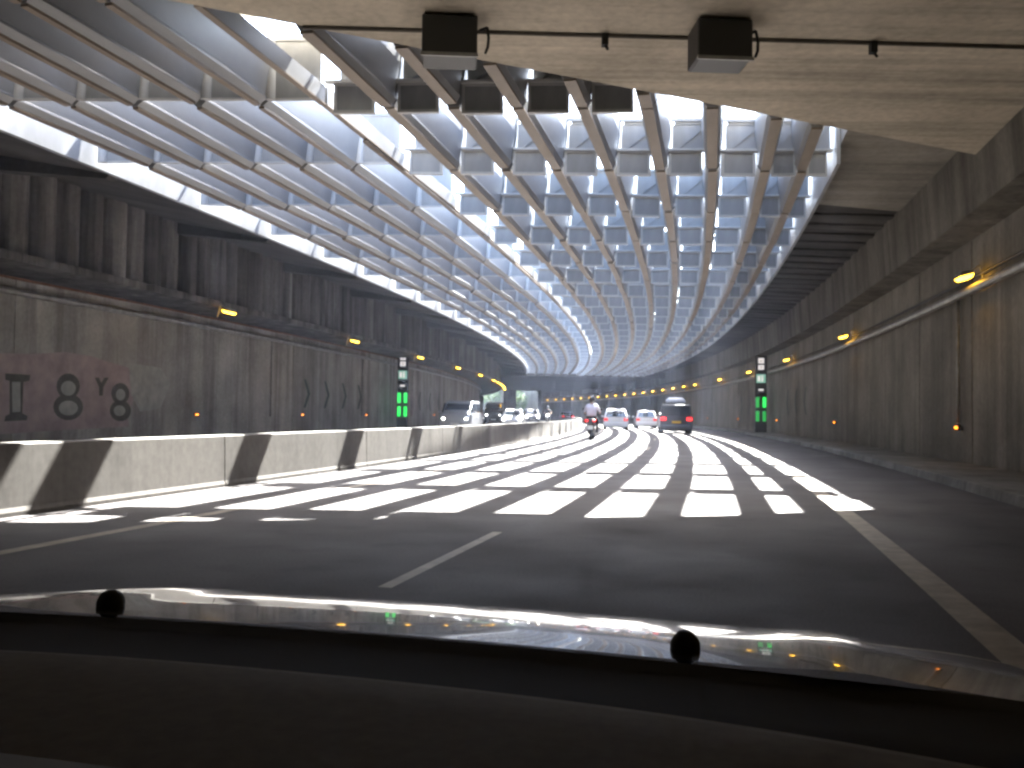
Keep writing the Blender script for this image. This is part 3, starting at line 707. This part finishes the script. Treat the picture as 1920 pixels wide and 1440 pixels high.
def make_rider(name,label,shirt):
    root=tag(empty(name),label,'person')
    # one continuous body: vertices with radii, grown by the skin modifier
    V=[];E=[];R=[]
    def v(p,r): V.append(p); R.append(r); return len(V)-1
    pel=v((0,.52,.98),(.17,.13)); ab=v((0,.54,1.12),(.16,.12)); ch=v((0,.60,1.32),(.19,.13)); up=v((0,.63,1.44),(.15,.10)); nk=v((0,.66,1.52),(.058,.058)); hd=v((0,.70,1.63),(.088,.10)); hd2=v((0,.71,1.73),(.07,.08))
    E+=[(pel,ab),(ab,ch),(ch,up),(up,nk),(nk,hd),(hd,hd2)]
    for sx in (-1,1):
        sh=v((sx*.20,.63,1.42),(.07,.07)); el=v((sx*.33,.82,1.20),(.048,.048)); wr_=v((sx*.31,1.06,1.10),(.03,.03)); pa=v((sx*.31,1.12,1.09),(.036,.022))
        E+=[(up,sh),(sh,el),(el,wr_),(wr_,pa)]
        for fx in (-.03,-.01,.01,.03):
            a=v((sx*.31+fx,1.165,1.085),(.010,.010)); c=v((sx*.31+fx,1.17,1.05),(.009,.009)); E+=[(pa,a),(a,c)]
        t=v((sx*.27,1.11,1.065),(.011,.011)); E+=[(pa,t)]
        hp=v((sx*.12,.54,.94),(.105,.10)); kn=v((sx*.21,.98,.84),(.07,.07)); ak=v((sx*.19,1.04,.40),(.045,.045)); ft=v((sx*.19,1.20,.335),(.045,.035))
        E+=[(pel,hp),(hp,kn),(kn,ak),(ak,ft)]
    me=bpy.data.meshes.new('body'); me.from_pydata(V,E,[]); o=link('body',me,root)
    me.materials.append(shirt); me.materials.append(M['trouser']); me.materials.append(M['skin'])
    o.modifiers.new('skin','SKIN'); o.modifiers.new('sub','SUBSURF').levels=1
    for sv,r in zip(me.skin_vertices[0].data,R): sv.radius=r
    me.skin_vertices[0].data[0].use_root=True
    bpy.context.view_layer.update()
    dg=bpy.context.evaluated_depsgraph_get(); m2=bpy.data.meshes.new_from_object(o.evaluated_get(dg)); 
    o.modifiers.clear(); o.data=m2
    if not m2.materials:
        for m in (shirt,M['trouser'],M['skin']): m2.materials.append(m)
    for p in m2.polygons:
        c=p.center; p.use_smooth=True
        arm=abs(c.x)>.24 and c.z>1.0
        p.material_index=2 if (c.z>1.50 or (arm and c.y>.86)) else (1 if c.z<1.02 else 0)
    b=MB(); b.ellipsoid((0,.69,1.69),.135,.155,.155,16,10); hl=b.build('helmet',M['helmet'],root,smooth=True)
    b=MB(); b.loft([[(.10*math.sin(t),.70+.15*math.cos(t),z) for t in [-.9+.2*i for i in range(10)]] for z in (1.64,1.73)],closed=False,caps=False); b.build('visor',M['glass'],hl)
    b=MB()
    b.loft([[(rr*1.0*math.cos(2*math.pi*i/14),yy+rr*.72*math.sin(2*math.pi*i/14),z) for i in range(14)] for z,rr,yy in ((.99,.20,.52),(1.1,.205,.53),(1.25,.225,.56),(1.38,.225,.60),(1.46,.15,.63),(1.50,.08,.65))]); b.build('shirt',shirt,root,smooth=True)
    return root
sc1=tag(make_scooter(),'black motor scooter with two lit tail lamps riding near the barrier','motor scooter'); park(sc1,1108,43)
rd=make_rider('person','person in white shirt and dark helmet riding the motor scooter away',M['shirt']); park(rd,1108,43)
sc2=tag(make_scooter(head=True),'motor scooter with headlight on coming the other way','motor scooter'); park(sc2,1028,97,math.pi)
rd2=make_rider('person','person in dark jacket riding the oncoming scooter with its headlight on',M['trouser']); park(rd2,1028,97,math.pi)

# ================================================================== CAMERA CAR (passenger seat)
TH=-0.2516
car=tag(empty('car_interior',(0,0,0),TH),'dark car with dashboard and glossy bonnet from which the road is seen','car')
def H_(z): return HCAM+z
# bonnet: crown across, falling away forward  (x right, y forward, camera at x=0,y=0)
b=MB(); XC=-.42; nx=34; ny=22
rings=[]
for j in range(ny+1):
    y=.985+1.05*(j/ny)**1.2
    row=[]
    for i in range(nx+1):
        x=XC+(-.76+1.52*i/nx)
        c=(x-XC)/.76
        t=y-.985; z=-.252-.016*c*c-.012*c**8-.065*t-.15*t*t
        z+= .006*math.exp(-((abs(x-XC)-.52)/.06)**2)
        row.append((x,y+.05*(1-c*c)*0,H_(z)))
    rings.append(row)
b.loft(rings,caps=False,closed=False)
hd=b.build('bonnet',M['hood'],car,smooth=True)
for x in (-.812,-.066):
    b=MB(); b.ellipsoid((x,1.05,H_(-.258)),.017,.02,.019,14,10); b.build('washer_nozzle',M['rubber'],car,smooth=True)
# cowl under the windscreen
b=MB(); rings=[]
for y,z in ((.60,-.36),(.78,-.262),(.86,-.262),(.96,-.262),(.982,-.254),(.984,-.40)):
    rings.append([(XC+(-.80+1.6*i/24),y,H_(z-.02*((i-12)/12)**2-(0.004 if y<.9 and i%2 else 0))) for i in range(25)])
b.loft(rings,caps=False,closed=False); b.build('cowl',M['cowl'],car,smooth=True)
# dashboard top, slightly crowned, with front edge and a vent strip
b=MB(); rings=[]
for y,z in ((.80,-.30),(.80,-.247),(.77,-.240),(.70,-.236),(.55,-.236),(.40,-.243),(.34,-.262),(.33,-.42),(.33,-.75)):
    rings.append([(XC+(-.74+1.48*i/24),y-.10*abs((i-12)/12)**2.5,H_(z-.010*((i-12)/12)**2)) for i in range(25)])
b.loft(rings,caps=False,closed=False); b.build('dashboard',M['dash'],car,smooth=True)
b=MB(); b.box(-.75,-.28,.44,.452,H_(-.225),H_(-.208)); b.box(-.75,-.28,.452,.50,H_(-.24),H_(-.222)); bevel(b.build('instrument_hood',M['dashtrim'],car),.004)
# glass, roof, pillars and sides
b=MB(); b.loft([[(XC+x,y,H_(z)) for x in (-.70,-.35,0,.35,.70)] for y,z in ((.90,-.235),(.42,.05),(.02,.27))],caps=False,closed=False); b.build('windscreen',M['pane'],car)
b=MB(); b.box(XC-.62,XC+.62,-1.6,.02,H_(.27),H_(.31)); bevel(b.build('roof',M['hood'],car),.02)
for sx in (-1,1):
    b=MB(); b.tube((XC+sx*.73,.90,H_(-.24)),(XC+sx*.62,.0,H_(.29)),.035,.03); b.build('pillar',M['dash'],car)
    b=MB(); b.box(XC+sx*.80-.05,XC+sx*.80+.05,-1.8,.95,.30,H_(-.28)); bevel(b.build('door',M['hood'],car),.03)
    b=MB(); b.loft([[(XC+sx*.77-.04,y,.30),(XC+sx*.77+.04,y,.30),(XC+sx*.77+.04,y,z),(XC+sx*.77-.04,y,z)] for y,z in ((.96,H_(-.32)),(1.5,H_(-.42)),(2.05,H_(-.60)))]); b.build('front_wing',M['hood'],car)
    for y in (1.55,-1.1):
        wh=empty('wheel',(XC+sx*.74,y,.30),0,car); n=20; b=MB()
        b.loft([[(xx,rr*math.cos(2*math.pi*i/n),rr*math.sin(2*math.pi*i/n)) for i in range(n)] for xx,rr in ((-.1,.2),(-.1,.29),(-.07,.30),(.07,.30),(.1,.29),(.1,.2))]); b.build('tyre',M['tyre'],wh)
b=MB(); b.box(XC-.74,XC+.74,-1.9,2.0,.22,.30); b.build('floor_pan',M['rubber'],car)
b=MB(); b.box(XC-.74,XC+.74,-1.9,-1.8,.30,H_(.28)); b.build('tailgate',M['hood'],car)

# ================================================================== TREES OUTSIDE THE FAR OPENINGS
def tree(X,Y,h,rad,label,seed):
    g=np.random.default_rng(seed); base=Vector((X*S,Y*S,-.05))
    root=tag(empty('tree',base),label,'tree','trees outside the daylight openings')
    b=MB(); b.tube((0,0,0),(.1,.1,h*.45),.22,.14,8); 
    for k in range(6):
        a=k*1.05; b.tube((.1,.1,h*(.3+.03*k)),(rad*.6*math.cos(a),rad*.6*math.sin(a),h*(.55+.04*k)),.09,.03,6)
    b.build('trunk',M['bark'],root)
    n=2600; cl=g.normal(0,1,(26,3)); cl/=np.linalg.norm(cl,axis=1)[:,None]; cl*=g.uniform(.3,.95,(26,1))
    b=MB()
    for k in range(n):
        c=cl[g.integers(26)]+g.normal(0,.16,3)
        p=np.array([c[0]*rad,c[1]*rad,h*.62+c[2]*h*.38]); u=g.normal(0,1,3); u/=np.linalg.norm(u); w_=np.cross(u,g.normal(0,1,3)); w_/=np.linalg.norm(w_); z_=.16
        b.add([p-u*z_,p+w_*z_*.6,p+u*z_,p-w_*z_*.6],[(0,1,2,3)])
    b.build('crown',M['leaf'],root)
for k,(X,Y,h,rad) in enumerate([(-13,262,11,5),(-6,259,10,5),(1,262,11,5),(7.5,260,10,4.5),(13,270,11,5),(-20,268,11,5),(4,275,12,5),(1.8,224,6.5,2.2),(5.2,228,6,2.0)]):
    tree(X,Y,h,rad,'leafy green tree in sunlight seen through the far openings' if Y>240 else 'small green tree just outside the opening beside the dark pillar',k+3)
# ================================================================== AIR
hz=bpy.data.materials.new('haze_air'); hz.use_nodes=True; hn=hz.node_tree; hn.nodes.remove(hn.nodes['Principled BSDF'])
pv=hn.nodes.new('ShaderNodeVolumePrincipled'); pv.inputs['Color'].default_value=(.62,.72,1.0,1); pv.inputs['Density'].default_value=.0004; pv.inputs['Anisotropy'].default_value=.2
hn.links.new(pv.outputs[0],hn.nodes['Material Output'].inputs['Volume'])
b=MB(); b.box(-1420,1420,-1420,1420,-1.1,9.6); tag(b.build('haze',hz),kind='stuff')
print('blades',nbl,'panels',npn)
